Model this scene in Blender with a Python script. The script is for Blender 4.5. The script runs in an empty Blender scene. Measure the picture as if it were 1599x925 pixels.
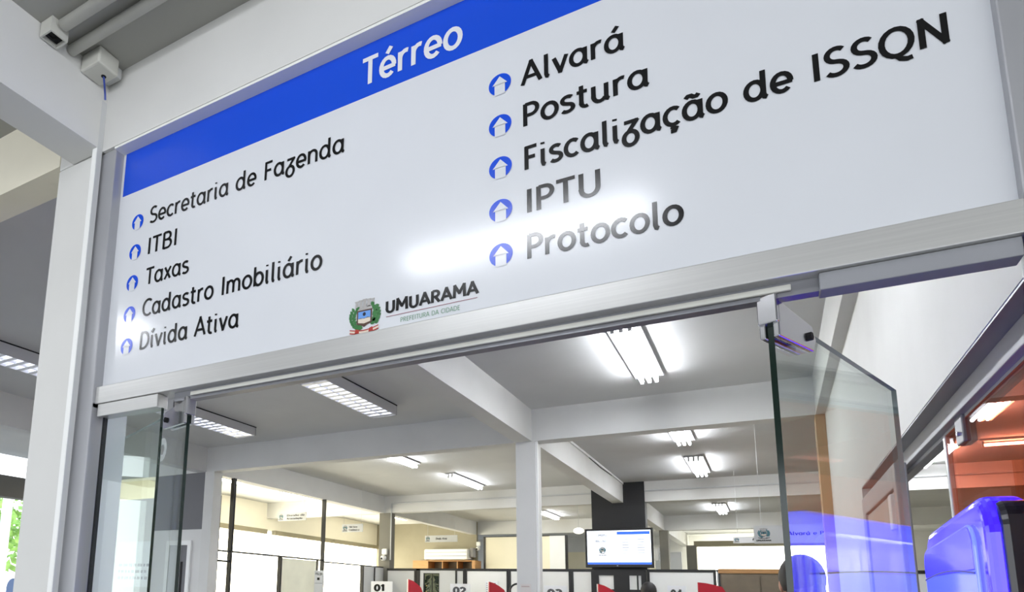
import bpy, math, random
from mathutils import Vector, Matrix
random.seed(7)
PI = math.pi
S = bpy.context.scene
COL = S.collection

# ------------------------------------------------------------------ camera, world, exposure
cam_d = bpy.data.cameras.new('camera'); cam = bpy.data.objects.new('camera', cam_d); COL.objects.link(cam)
S.camera = cam
FPX = 1044.53588
cam_d.sensor_fit = 'HORIZONTAL'; cam_d.sensor_width = 36.0
cam_d.lens = FPX * 36.0 / 1599.0
cam_d.shift_x = (799.5 - 579.178) / 1599.0
cam_d.shift_y = (752.512 - 462.5) / 1599.0
cam_d.clip_start = 0.05; cam_d.clip_end = 300
def rodrigues(w):
    w = Vector(w); t = w.length
    return Matrix.Rotation(t, 3, w / t)
R = rodrigues((1.36300775, 0.395146867, -0.424632725))          # world -> camera (x right, y down, z forward)
Rb = R.transposed() @ Matrix(((1, 0, 0), (0, -1, 0), (0, 0, -1)))
cam.matrix_world = Matrix.Translation((0, -1.2867, 1.6)) @ Rb.to_4x4()

S.view_settings.view_transform = 'Standard'
S.view_settings.look = 'None'
S.view_settings.gamma = 1.0
S.view_settings.use_curve_mapping = False
S.view_settings.exposure = 0.0
W = bpy.data.worlds.new('daylight'); S.world = W; W.use_nodes = True
wn = W.node_tree.nodes; wl = W.node_tree.links
bg = wn['Background']
tc = wn.new('ShaderNodeTexCoord'); sx = wn.new('ShaderNodeSeparateXYZ'); cr = wn.new('ShaderNodeValToRGB')
wl.new(tc.outputs['Generated'], sx.inputs[0]); wl.new(sx.outputs['Z'], cr.inputs[0])
cr.color_ramp.elements[0].color = (0.95, 0.97, 1.0, 1); cr.color_ramp.elements[1].color = (0.62, 0.78, 1.0, 1)
wl.new(cr.outputs[0], bg.inputs[0]); bg.inputs[1].default_value = 2.75
TUBE = 52.0            # brightness of the fluorescent tubes
BLIND = 7.0           # brightness of sunlit blinds
S.cycles.max_bounces = 10
S.cycles.transparent_max_bounces = 24
S.cycles.sample_clamp_indirect = 4.0
S.cycles.use_denoising = True

# ------------------------------------------------------------------ materials
def lin(c):
    return tuple(((v / 255.0) / 12.92 if v / 255.0 <= 0.04045 else ((v / 255.0 + 0.055) / 1.055) ** 2.4) for v in c)
MATS = {}
def mat(name, rgb, rough=0.6, metal=0.0, var=0.0, scale=6.0, spec=0.5, coat=0.0, emit=None, estr=0.0, bump=0.0, stretch=None, anis=0.0):
    if name in MATS: return MATS[name]
    m = bpy.data.materials.new(name); m.use_nodes = True
    n = m.node_tree.nodes; l = m.node_tree.links; b = n['Principled BSDF']
    c = lin(rgb)
    b.inputs['Base Color'].default_value = (*c, 1)
    b.inputs['Roughness'].default_value = rough
    b.inputs['Metallic'].default_value = metal
    b.inputs['Specular IOR Level'].default_value = spec
    b.inputs['Coat Weight'].default_value = coat
    b.inputs['Coat Roughness'].default_value = 0.05
    if var or bump:
        co = n.new('ShaderNodeTexCoord'); mp = n.new('ShaderNodeMapping'); nz = n.new('ShaderNodeTexNoise')
        l.new(co.outputs['Object'], mp.inputs[0]); l.new(mp.outputs[0], nz.inputs[0])
        nz.inputs['Scale'].default_value = scale; nz.inputs['Detail'].default_value = 5
        if stretch: mp.inputs['Scale'].default_value = stretch
        if var:
            rp = n.new('ShaderNodeValToRGB')
            rp.color_ramp.elements[0].position = 0.3; rp.color_ramp.elements[1].position = 0.7
            rp.color_ramp.elements[0].color = (*[v * (1 - var) for v in c], 1)
            rp.color_ramp.elements[1].color = (*[min(1, v * (1 + var)) for v in c], 1)
            l.new(nz.outputs[0], rp.inputs[0]); l.new(rp.outputs[0], b.inputs['Base Color'])
        if bump:
            bp = n.new('ShaderNodeBump'); bp.inputs['Strength'].default_value = bump; bp.inputs['Distance'].default_value = 0.01
            l.new(nz.outputs[0], bp.inputs['Height']); l.new(bp.outputs[0], b.inputs['Normal'])
    if emit is not None:
        b.inputs['Emission Color'].default_value = (*lin(emit), 1); b.inputs['Emission Strength'].default_value = estr
    MATS[name] = m
    return m
def glass_mat(name, tint, refl=1.0, rough=0.0):
    m = bpy.data.materials.new(name); m.use_nodes = True
    n = m.node_tree.nodes; l = m.node_tree.links; n.clear()
    out = n.new('ShaderNodeOutputMaterial'); mx = n.new('ShaderNodeMixShader'); tr = n.new('ShaderNodeBsdfTransparent'); gl = n.new('ShaderNodeBsdfGlossy')
    lw = n.new('ShaderNodeLayerWeight'); lw.inputs[0].default_value = 0.5
    pw = n.new('ShaderNodeMath'); pw.operation = 'POWER'; pw.inputs[1].default_value = 5.0
    ml = n.new('ShaderNodeMath'); ml.operation = 'MULTIPLY_ADD'; ml.inputs[1].default_value = 0.96 * refl; ml.inputs[2].default_value = 0.04 * refl
    l.new(lw.outputs['Facing'], pw.inputs[0]); l.new(pw.outputs[0], ml.inputs[0]); l.new(ml.outputs[0], mx.inputs[0])
    tr.inputs[0].default_value = (*tint, 1); gl.inputs['Roughness'].default_value = rough
    l.new(tr.outputs[0], mx.inputs[1]); l.new(gl.outputs[0], mx.inputs[2]); l.new(mx.outputs[0], out.inputs[0])
    MATS[name] = m
    return m
M_wall = mat('white_paint', (226, 226, 224), 0.75, var=0.03, scale=3, bump=0.05)
M_conc = mat('painted_concrete', (222, 222, 219), 0.8, var=0.035, scale=2.5, bump=0.08)
M_ceil = mat('ceiling_paint', (220, 221, 220), 0.85, var=0.04, scale=1.5, bump=0.05)
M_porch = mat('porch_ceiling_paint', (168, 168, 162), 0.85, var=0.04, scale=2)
M_cream = mat('cream_paint', (247, 241, 218), 0.8, var=0.02, scale=2)
M_olive = mat('olive_grey_paint', (150, 144, 124), 0.75, var=0.04, scale=4)
M_grey = mat('grey_panel_paint', (118, 118, 122), 0.7, var=0.03, scale=3)
M_black = mat('black_paint', (22, 22, 24), 0.5, var=0.1, scale=5)
M_blackm = mat('black_metal', (18, 17, 18), 0.35)
M_tan = mat('tan_paint', (172, 130, 92), 0.6, var=0.06, scale=5)
M_floor = mat('floor_tile', (128, 125, 120), 0.35, var=0.05, scale=2)
M_alu = mat('brushed_aluminium', (214, 214, 212), 0.3, metal=0.55, var=0.04, scale=8, stretch=(0.3, 3, 40))
M_alud = mat('grey_aluminium', (142, 143, 148), 0.35, metal=0.7, var=0.05, scale=6)
M_steel = mat('chrome_steel', (212, 212, 214), 0.18, metal=1.0)
M_sign = mat('sign_white_vinyl', (222, 225, 230), 0.155, var=0.012, scale=4, spec=0.55)
M_blue = mat('sign_blue_vinyl', (22, 78, 214), 0.2, spec=0.4)
M_ink = mat('black_vinyl', (16, 16, 18), 0.155, spec=0.55)
M_inkl = mat('lettering_white', (232, 234, 238), 0.25)
M_pvc = mat('white_pvc', (206, 206, 198), 0.5, var=0.05, scale=12)
M_dark = mat('dark_hole', (20, 20, 22), 0.8)
M_tube = mat('lit_tube', (255, 255, 255), 0.5, emit=(246, 249, 255), estr=TUBE)
M_lampw = mat('lamp_white_enamel', (214, 214, 214), 0.5)
M_lampg = mat('lamp_grey_enamel', (186, 186, 188), 0.5)
M_louv = mat('louvre_reflector', (236, 237, 242), 0.3, metal=0.15)
M_glass = glass_mat('clear_glass', (0.95, 0.985, 0.965))
M_glassedge = mat('glass_edge_green', (8, 32, 24), 0.12, spec=0.6)
M_glassedge2 = mat('glass_edge_pale', (120, 140, 134), 0.2, spec=0.6)
M_tubeporch = mat('lit_porch_tube', (255, 255, 255), 0.5, emit=(246, 249, 255), estr=42)
M_tubewarm = mat('lit_warm_tube', (255, 255, 255), 0.5, emit=(255, 244, 214), estr=60)
M_jamb = mat('grey_anodised', (170, 171, 175), 0.42, metal=0.25, var=0.03, scale=6)
M_gpaint = mat('grey_paint', (150, 152, 157), .7, var=.03)
M_bulk = mat('dark_bulkhead', (112, 110, 104), 0.8, var=.03)
M_glassedgew = mat('glass_edge_light', (240, 244, 244), 0.2, spec=0.6)
M_orange = glass_mat('orange_film_glass', (0.99, 0.47, 0.33), refl=.6)
M_white = mat('white_laminate', (246, 247, 245), 0.45, var=0.015, scale=4)
M_greylam = mat('pale_grey_laminate', (210, 212, 212), 0.5, var=0.02, scale=4)
M_red = mat('red_laminate', (178, 22, 42), 0.4, var=0.05, scale=6)
M_wood = mat('honey_wood', (186, 140, 88), 0.5, var=0.15, scale=8, stretch=(1, 1, 12))
M_woodd = mat('brown_wood_panel', (116, 104, 86), 0.5, var=0.12, scale=6)
M_paper = mat('white_paper', (246, 248, 252), 0.6)
M_blind = mat('sunlit_roller_blind', (245, 240, 222), 0.8, emit=(255, 249, 226), estr=BLIND)
M_blind2 = mat('sunlit_white_blind', (245, 244, 232), 0.8, emit=(255, 253, 236), estr=BLIND * 0.62)
M_skin = mat('skin', (172, 128, 104), 0.55, var=0.05, scale=20)
M_hair = mat('dark_hair', (24, 20, 20), 0.6, var=0.2, scale=40)
M_cloth = mat('dark_cloth', (38, 40, 48), 0.85, var=0.1, scale=30)
M_trous = mat('dark_denim', (34, 40, 58), 0.9, var=0.1, scale=30)
M_green = mat('emblem_green', (44, 110, 52), 0.4)
M_greent = mat('green_vinyl', (122, 158, 132), 0.35)
M_crown = mat('emblem_silver', (172, 170, 168), 0.4)
M_brown = mat('emblem_brown', (82, 56, 44), 0.4)
M_sky = mat('emblem_sky', (104, 156, 226), 0.4)
M_cream2 = mat('emblem_cream', (224, 212, 196), 0.4)
M_redv = mat('emblem_red', (168, 44, 32), 0.4)
M_navy = mat('emblem_navy', (16, 20, 48), 0.4)
M_maroon = mat('maroon_vinyl', (150, 84, 98), 0.35)
M_screen = mat('screen_lit', (240, 246, 255), 0.2, emit=(238, 245, 255), estr=0.95)
M_scrblue = mat('screen_blue', (40, 90, 200), 0.2, emit=(52, 100, 214), estr=0.9)
M_scrgrey = mat('screen_text', (110, 112, 122), 0.2, emit=(120, 122, 130), estr=0.5)
M_foliage = mat('tree_foliage', (150, 190, 100), 0.8, var=0.4, scale=5)
M_bark = mat('tree_bark', (92, 80, 70), 0.9, var=0.2, scale=12)
M_asph = mat('pale_asphalt', (170, 168, 164), 0.9, var=0.06, scale=4)
M_chairb = mat('blue_plastic', (84, 124, 180), 0.4)
M_carw = mat('white_car_paint', (225, 226, 230), 0.25, coat=0.5)
M_tyre = mat('tyre_rubber', (24, 24, 26), 0.8)
def glow(name, base, col, st, rough):
    m = mat(name, base, rough, coat=1.0, emit=(255, 255, 255), estr=st)
    m.node_tree.nodes['Principled BSDF'].inputs['Emission Color'].default_value = (*col, 1)
    return m
M_kglow = glow('glowing_blue_plastic', (24, 14, 160), (.018, .003, 1), 3.2, .12)
M_kscreen = glow('glowing_blue_screen', (70, 80, 200), (.075, .105, 1), 2.9, .08)
M_kscreen2 = glow('glowing_blue_header', (60, 60, 190), (.045, .040, 1), 3.0, .08)
M_kdark = mat('kiosk_dark_plastic', (22, 20, 30), 0.25, coat=0.4)
M_film = mat('kiosk_seam', (24, 22, 120), 0.3, emit=(30, 24, 150), estr=0.5)
M_teal = mat('emblem_teal', (70, 120, 130), 0.4)

# ------------------------------------------------------------------ mesh helpers
class MB:
    def __init__(s): s.v = []; s.f = []; s.mi = []; s.m = 0
    def face(s, pts):
        i = len(s.v); s.v += [Vector(p) for p in pts]; s.f.append(tuple(range(i, i + len(pts)))); s.mi.append(s.m); return s
    def box(s, x0, x1, y0, y1, z0, z1):
        i = len(s.v)
        s.v += [Vector(p) for p in ((x0, y0, z0), (x1, y0, z0), (x1, y1, z0), (x0, y1, z0), (x0, y0, z1), (x1, y0, z1), (x1, y1, z1), (x0, y1, z1))]
        for q in ((0, 3, 2, 1), (4, 5, 6, 7), (0, 1, 5, 4), (1, 2, 6, 5), (2, 3, 7, 6), (3, 0, 4, 7)):
            s.f.append(tuple(i + k for k in q)); s.mi.append(s.m)
        return s
    def obox(s, o, ax, ay, az):
        """box from corner o with edge vectors ax, ay, az"""
        o, ax, ay, az = map(Vector, (o, ax, ay, az)); i = len(s.v)
        s.v += [o, o + ax, o + ax + ay, o + ay, o + az, o + ax + az, o + ax + ay + az, o + ay + az]
        for q in ((0, 3, 2, 1), (4, 5, 6, 7), (0, 1, 5, 4), (1, 2, 6, 5), (2, 3, 7, 6), (3, 0, 4, 7)):
            s.f.append(tuple(i + k for k in q)); s.mi.append(s.m)
        return s
    def tube(s, pts, r, n=12, cap=True):
        pts = [Vector(p) for p in pts]; rings = []
        rs = r if isinstance(r, (list, tuple)) else [r] * len(pts)
        up = None
        for k, p in enumerate(pts):
            d = (pts[min(k + 1, len(pts) - 1)] - pts[max(k - 1, 0)]).normalized()
            if up is None:
                up = Vector((0, 0, 1)) if abs(d.z) < 0.9 else Vector((1, 0, 0))
            a = d.cross(up).normalized(); b = a.cross(d).normalized(); up = b
            i = len(s.v)
            s.v += [p + (a * math.cos(2 * PI * j / n) + b * math.sin(2 * PI * j / n)) * rs[k] for j in range(n)]
            rings.append(i)
        for q in range(len(rings) - 1):
            for j in range(n):
                s.f.append((rings[q] + j, rings[q] + (j + 1) % n, rings[q + 1] + (j + 1) % n, rings[q + 1] + j)); s.mi.append(s.m)
        if cap:
            s.f.append(tuple(rings[0] + j for j in reversed(range(n)))); s.mi.append(s.m)
            s.f.append(tuple(rings[-1] + j for j in range(n))); s.mi.append(s.m)
        return s
    def prism(s, pts, d):
        """extrude planar outline pts along vector d"""
        pts = [Vector(p) for p in pts]; d = Vector(d); i = len(s.v); n = len(pts)
        s.v += pts + [p + d for p in pts]
        s.f.append(tuple(i + k for k in range(n))); s.mi.append(s.m)
        s.f.append(tuple(i + n + k for k in reversed(range(n)))); s.mi.append(s.m)
        for k in range(n):
            s.f.append((i + k, i + n + k, i + n + (k + 1) % n, i + (k + 1) % n)); s.mi.append(s.m)
        return s
    def ball(s, c, rx, ry=None, rz=None, n=14, h=9):
        ry = rx if ry is None else ry; rz = rx if rz is None else rz; c = Vector(c); i = len(s.v)
        s.v.append(c + Vector((0, 0, rz)))
        for a in range(1, h):
            t = PI * a / h
            for j in range(n):
                p = 2 * PI * j / n
                s.v.append(c + Vector((rx * math.sin(t) * math.cos(p), ry * math.sin(t) * math.sin(p), rz * math.cos(t))))
        s.v.append(c - Vector((0, 0, rz))); e = len(s.v) - 1
        for j in range(n):
            s.f.append((i, i + 1 + j, i + 1 + (j + 1) % n)); s.mi.append(s.m)
            s.f.append((e, i + 1 + (h - 2) * n + (j + 1) % n, i + 1 + (h - 2) * n + j)); s.mi.append(s.m)
            for a in range(h - 2):
                s.f.append((i + 1 + a * n + j, i + 1 + (a + 1) * n + j, i + 1 + (a + 1) * n + (j + 1) % n, i + 1 + a * n + (j + 1) % n)); s.mi.append(s.m)
        return s
    def build(s, name, mats, parent=None, bevel=0.0, smooth=False, segs=2):
        if not isinstance(mats, (list, tuple)): mats = [mats]
        me = bpy.data.meshes.new(name)
        if parent is not None:
            org = parent_origin(parent)
        else:
            lo = [min(v[k] for v in s.v) for k in range(3)]; hi = [max(v[k] for v in s.v) for k in range(3)]
            org = Vector(((lo[0] + hi[0]) / 2, (lo[1] + hi[1]) / 2, lo[2]))
        me.from_pydata([tuple(v - org) for v in s.v], [], s.f)
        for m in mats: me.materials.append(m)
        for p, k in zip(me.polygons, s.mi): p.material_index = k
        if smooth:
            for p in me.polygons: p.use_smooth = True
        me.update()
        o = bpy.data.objects.new(name, me); COL.objects.link(o)
        if parent is not None: o.parent = parent
        else: o.location = org
        if bevel:
            b = o.modifiers.new('bevel', 'BEVEL'); b.width = bevel; b.segments = segs; b.limit_method = 'ANGLE'; b.angle_limit = 0.7
        return o
def parent_origin(p):
    o = Vector((0, 0, 0))
    while p is not None:
        o = o + p.location; p = p.parent
    return o
def tag(o, label=None, cat=None, group=None, kind=None):
    if label: o['label'] = label
    if cat: o['category'] = cat
    if group: o['group'] = group
    if kind: o['kind'] = kind
    return o
def thing(name, label, cat, loc=(0, 0, 0), group=None, kind=None):
    o = bpy.data.objects.new(name, None); COL.objects.link(o); o.location = loc; o.empty_display_size = 0.1
    return tag(o, label, cat, group, kind)
def copy_tree(o, loc=None, parent=None):
    c = o.copy(); COL.objects.link(c); c.parent = parent
    if loc is not None: c.location = loc
    for ch in list(o.children): copy_tree(ch, None, c)
    return c
def struct(name, mb, m, label=None, cat=None, bevel=0.0):
    o = mb.build(name, m, None, bevel); return tag(o, label, cat, None, 'structure')
def box(*a): return MB().box(*a)

# ------------------------------------------------------------------ stroke lettering
def arc(cx, cy, rx, ry, a0, a1, n=None):
    n = n or max(4, int(abs(a1 - a0) / 18))
    return [(cx + rx * math.cos(math.radians(a0 + (a1 - a0) * k / n)), cy + ry * math.sin(math.radians(a0 + (a1 - a0) * k / n))) for k in range(n + 1)]
BOWL = lambda cx=.28, r=.235: arc(cx, .35, r, .33, 0, 360)
ACUTE = lambda x, y=.84: [(x, y), (x + .15, y + .22)]
G = {}
def g(ch, w, *st): G[ch] = (w, st)
g('a', .64, BOWL(), [(.52, .70), (.515, .14), (.545, .03), (.61, .0)])
g('á', .64, *G['a'][1], ACUTE(.27))
g('ã', .64, *G['a'][1], [(.10, .86), (.17, .94), (.26, .94), (.34, .87), (.43, .87), (.49, .95)])
g('b', .62, [(.08, 1.03), (.08, 0)], BOWL(.32))
g('c', .52, arc(.29, .35, .245, .33, 48, 312))
g('ç', .52, arc(.29, .35, .245, .33, 48, 312), [(.29, .0), (.27, -.09), (.36, -.14), (.32, -.24), (.2, -.24)])
g('d', .66, BOWL(), [(.52, 1.03), (.515, .14), (.545, .03), (.61, 0)])
g('e', .58, [(.06, .33), (.56, .33)], arc(.28, .35, .235, .33, -4, 315))
g('é', .58, *G['e'][1], ACUTE(.25))
g('i', .28, [(.1, .70), (.1, .14), (.13, .03), (.2, 0)], [(.095, .90), (.105, .98)])
g('í', .28, [(.1, .70), (.1, .14), (.13, .03), (.2, 0)], ACUTE(.08))
g('l', .28, [(.1, 1.03), (.1, .14), (.13, .03), (.2, 0)])
g('m', .92, [(.08, .70), (.08, 0)], arc(.26, .45, .18, .23, 180, 0) + [(.44, 0)], arc(.62, .45, .18, .23, 180, 0) + [(.80, 0)])
g('n', .60, [(.08, .70), (.08, 0)], arc(.285, .44, .205, .24, 180, 0) + [(.49, 0)])
g('o', .60, BOWL(.29, .245))
g('p', .62, [(.08, .70), (.08, -.26)], BOWL(.32))
g('r', .41, [(.08, .70), (.08, 0)], arc(.29, .42, .21, .26, 180, 70))
g('s', .48, arc(.235, .52, .175, .155, 35, 250) + arc(.225, .175, .195, .165, 75, -145))
g('t', .40, [(.15, .92), (.15, .17)] + arc(.29, .17, .14, .17, 180, 300), [(.0, .66), (.34, .66)])
g('u', .63, [(.08, .70), (.08, .26)] + arc(.28, .26, .2, .26, 180, 330) , [(.49, .70), (.485, .14), (.515, .03), (.58, 0)])
g('v', .52, [(.03, .70), (.25, .02), (.47, .70)])
g('x', .50, [(.04, .70), (.44, 0)], [(.44, .70), (.04, 0)])
g('z', .54, [(.06, .67), (.46, .67), (.2, .28)], arc(.255, .0, .215, .28, 0, 360))
g('A', .72, [(.02, 0), (.34, 1), (.68, 0)], [(.13, .32), (.56, .32)])
g('B', .66, [(.1, 0), (.1, 1)], [(.1, .97)] + arc(.32, .75, .2, .22, 90, -90) + [(.1, .53)], [(.3, .53)] + arc(.34, .28, .23, .25, 90, -90) + [(.1, .03)])
g('C', .68, arc(.42, .5, .35, .47, 50, 310))
g('D', .74, [(.1, 0), (.1, 1)], [(.1, .97)] + arc(.3, .5, .36, .47, 90, -90) + [(.1, .03)])
g('E', .56, [(.47, .97), (.1, .97), (.1, .03), (.47, .03)], [(.1, .52), (.42, .52)])
g('F', .54, [(.48, .96), (.1, .96), (.1, 0)], [(.1, .52), (.42, .52)])
g('G', .72, arc(.42, .5, .35, .47, 50, 330) + [(.72, .48), (.48, .48)])
g('I', .27, [(.13, 0), (.13, 1)])
g('L', .52, [(.1, 1), (.1, .03), (.46, .03)])
g('M', .88, [(.08, 0), (.12, 1), (.43, .35), (.74, 1), (.78, 0)])
g('N', .74, [(.1, 0), (.1, .97), (.6, .03), (.6, 1)])
g('O', .78, arc(.39, .5, .33, .47, 0, 360))
g('P', .60, [(.1, 0), (.1, 1)], [(.1, .96)] + arc(.3, .71, .23, .25, 90, -90) + [(.1, .46)])
g('Q', .80, arc(.39, .5, .34, .47, 0, 360), [(.36, .05), (.46, -.1), (.6, -.16), (.72, -.14)])
g('R', .66, [(.1, 0), (.1, 1)], [(.1, .96)] + arc(.3, .72, .23, .24, 90, -90) + [(.1, .48)], [(.3, .48), (.58, 0)])
g('S', .60, arc(.3, .735, .225, .235, 40, 255) + arc(.28, .255, .255, .235, 72, -145))
g('T', .60, [(.0, .96), (.58, .96)], [(.29, .96), (.29, 0)])
g('U', .72, [(.1, 1), (.1, .32)] + arc(.35, .32, .25, .3, 180, 360) + [(.6, 1)])
g('0', .60, arc(.3, .5, .22, .47, 0, 360))
g('1', .46, [(.06, .76), (.26, .97), (.26, 0)])
g('2', .58, arc(.28, .7, .21, .26, 165, -25) + [(.08, .04), (.5, .04)])
g('3', .58, arc(.27, .74, .2, .22, 150, -85) + arc(.27, .27, .23, .25, 85, -150))
g('4', .60, [(.42, 0), (.42, .98), (.06, .3), (.54, .3)])
g('5', .58, [(.46, .96), (.14, .96), (.11, .55)] + arc(.27, .32, .21, .28, 120, -140))
g(' ', .34)
def split_sharp(path, w):
    """break a stroke at its sharp corners; the pieces run a little past the corner"""
    if len(path) < 3 or math.dist(path[0], path[-1]) < 1e-6: return [path]
    out = []; cur = [path[0]]
    for k in range(1, len(path) - 1):
        a, b, c = path[k - 1], path[k], path[k + 1]
        u = ((b[0] - a[0]), (b[1] - a[1])); v = ((c[0] - b[0]), (c[1] - b[1])); lu = math.hypot(*u) or 1; lv = math.hypot(*v) or 1
        if (u[0] * v[0] + u[1] * v[1]) / (lu * lv) < .35:
            e = w * .38
            cur.append((b[0] + u[0] / lu * e, b[1] + u[1] / lu * e)); out.append(cur)
            cur = [(b[0] - v[0] / lv * e, b[1] - v[1] / lv * e)]
        else: cur.append(b)
    cur.append(path[-1]); out.append(cur)
    return out
def ribbons(mb, path, w, P):
    """flat stroke of width w along path; P maps (x,y) to a 3-D point"""
    h = w / 2; n = len(path)
    closed = n > 3 and math.dist(path[0], path[-1]) < 1e-6
    if closed: path = path[:-1]; n -= 1
    L = []; Rr = []
    for k in range(n):
        a = path[k - 1] if (k or closed) else None
        c = path[(k + 1) % n] if (k < n - 1 or closed) else None
        p = path[k]
        def nr(u, v):
            dx, dy = v[0] - u[0], v[1] - u[1]; d = math.hypot(dx, dy) or 1; return (-dy / d, dx / d)
        if a is None: m = nr(p, c); sc = 1
        elif c is None: m = nr(a, p); sc = 1
        else:
            n1 = nr(a, p); n2 = nr(p, c); mx, my = n1[0] + n2[0], n1[1] + n2[1]; d = math.hypot(mx, my)
            if d < 0.3: m = n1; sc = 1
            else:
                m = (mx / d, my / d); sc = min(1.35, 1 / max(.3, m[0] * n1[0] + m[1] * n1[1]))
        L.append((p[0] + m[0] * h * sc, p[1] + m[1] * h * sc)); Rr.append((p[0] - m[0] * h * sc, p[1] - m[1] * h * sc))
    for k in range(n if closed else n - 1):
        j = (k + 1) % n
        mb.face([P(*Rr[k]), P(*Rr[j]), P(*L[j]), P(*L[k])])
def lettering(name, text, m, parent, x0, z0, width, cap, y=-0.0010, weight=.135, slant=.10, xdir=(1, 0, 0), origin=None, label=None):
    """text line whose baseline starts at x0,z0 (plane y), given width and cap height"""
    adv = sum(G[c][0] + .065 for c in text) - .065; sxx = width / (adv * cap); mb = MB()
    xd = Vector(xdir); o = Vector((x0, y, z0)) if origin is None else Vector(origin)
    x = 0; yo = Vector((xd.y, -xd.x, 0)); lay = 0
    for c in text:
        w, st = G[c]
        for p in [q for r in st for q in split_sharp(r, weight)]:
            lay = (lay + 1) % 6; off = yo * (lay * .00012)
            ribbons(mb, [((x + u) , v) for u, v in p], weight, lambda u, v: o + off + xd * ((u * sxx + v * slant * 0.6) * cap) + Vector((0, 0, v * cap)))
        x += w + .065
    ob = mb.build(name, m, parent)
    if label: ob['label'] = label
    return ob
def outline(mb, pts, P): mb.face([P(u, v) for u, v in pts])

# ------------------------------------------------------------------ the building shell
ZC, ZS, ZP = 3.38, 3.067, 3.283
struct('floor', box(-12, 8, -9, 19.2, -0.12, 0), M_floor)
struct('ceiling', box(-9.1, 6.2, -0.04, 19.2, ZC, ZC + .14), M_ceil)
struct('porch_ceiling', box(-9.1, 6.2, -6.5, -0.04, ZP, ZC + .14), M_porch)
M_warmlitb = mat('warm_lit_beam', (252, 246, 226), 0.8, var=.02)  # beam concrete with the warm light falling on it put into the colour
# front line of beams and the column beside the sign
struct('front_beam', box(-1.805, 2.2, -0.041, .105, 3.008, ZC), M_conc, 'white painted concrete beam directly above the directory sign', 'beam')
struct('front_beam', box(-9.1, -2.035, -0.041, .07, 3.03, ZC), M_warmlitb, 'concrete beam coloured as warmly lit, beyond the white column beside the sign', 'beam')
struct('porch_beam', box(-1.955, -1.805, -6.5, -0.041, 3.012, ZP), M_conc, 'white porch beam with junction boxes at its top corner', 'beam')
struct('column', box(-2.035, -1.828, -0.04, .0, 0, 3.012).box(-2.035, -1.828, .0, .035, 0, 3.012).box(-2.035, -1.785, .035, .135, 0, 3.012).box(-2.035, -1.805, -0.04, .115, 3.012, ZC), M_conc, 'white square column standing beside the directory sign', 'column', bevel=.006)
# interior grid
XB = (-2.045, -1.884)
def beam_x(y, x0, x1, label, w=.155, m=M_conc): return struct('ceiling_beam', box(x0, x1, y, y + w, ZS, ZC), m, label, 'beam')
def beam_y(x0, x1, y0, y1, label, m=M_conc): return struct('ceiling_beam', box(x0, x1, y0, y1, ZS, ZC), m, label, 'beam')
beam_x(4.84, -6.105, 6.2, 'first cross beam of the hall, resting on the white pillar')
beam_x(9.45, -6.105, 6.2, 'second cross beam of the hall, passing the black column, conduit along its face')
beam_x(14.07, -6.105, 6.2, 'third cross beam of the hall, behind the television')
beam_x(4.84, -9.1, -6.262, 'cross beam over the white wall with a half open door')
beam_x(9.45, -9.1, -6.262, 'cross beam inside the cream office')
beam_y(*XB, .105, 4.84, 'bright beam running from the sign to the white pillar')
beam_y(*XB, 4.995, 9.45, 'beam running from the white pillar to the black column')
beam_y(*XB, 9.605, 14.07, 'beam running on behind the black column')
beam_y(*XB, 14.225, 19, 'farthest beam, ending at the blind')
beam_y(-6.26, -6.105, .07, 4.84, 'dark beam over the entrance bay beyond the column')
beam_y(-6.26, -6.105, 4.84, 9.45, 'beam above the black framed glazed partition')
beam_y(-6.26, -6.105, 9.45, 14.07, 'beam above the air conditioner and cream office')
beam_y(.378, .44, .105, 4.84, 'slim beam along the top of the white wall over the glass')
# columns
M_colg = mat('olive_column_paint', (118, 116, 108), .75, var=.04)
M_olivtint = mat('olive_reflection_tint', (168, 142, 108), .7, var=.04)  # olive grey column with the orange glass reflection put into the colour
struct('column', box(-2.045, -1.855, 4.84, 5.03, 0, ZS), M_conc, 'white pillar in the middle of the hall', 'column', bevel=.004)
struct('column', box(-6.12, -5.965, 4.842, 4.99, 0, ZS), M_conc, 'white pillar at the near end of the glazed partition', 'column')
struct('column', box(-6.20, -5.97, 9.44, 9.62, 0, ZS), M_colg, 'olive grey pillar carrying a security camera', 'column')
struct('column', box(-2.36, -1.575, 9.44, 9.62, 0, ZC), M_black, 'wide black column behind the television', 'column')
struct('column', box(-1.99, -1.82, 14.05, 14.24, 0, ZS), M_colg, 'olive grey column to the side of the television', 'column')
struct('column', box(-1.90, -1.66, 18.4, 18.6, 0, ZS), M_colg, 'olive grey column beside the long blind', 'column')
struct('column', box(.375, .545, 4.842, 5.01, 0, ZS), M_olivtint, 'olive grey column coloured with an orange reflection, at the end of the white wall', 'column')
# walls
struct('wall_right', box(.44, .56, .105, 4.842, 2.213, ZC).box(.44, .56, 3.02, 4.842, 0, 2.213), M_wall, 'white wall above the glass partition', 'wall')
struct('wall_east', box(6.1, 6.2, -0.04, 19.2, 0, ZC), M_cream)
struct('wall_back', box(-9.1, 6.1, 19.0, 19.2, 0, ZC), M_wall)
struct('wall_left', box(-9.1, -8.9, 4.84, 19, 2.82, ZC).box(-9.1, -8.9, 4.7, 19, 0, .95), mat('warm_white_paint', (252, 249, 236), .8, var=.01))
struct('wall_west', box(-9.1, -8.9, .07, 4.84, 2.77, 3.06), M_bulk)
struct('wall_office', box(-8.9, -6.12, 4.86, 4.98, 0, 2.78), M_wall, 'white wall with a half open door', 'wall')
struct('wall_front', box(.44, 6.2, -0.041, .105, 0, 3.0), M_wall)
struct('wall_far_office', box(-8.9, -6.1, 14.0, 14.1, 0, ZC), M_olive)

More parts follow.
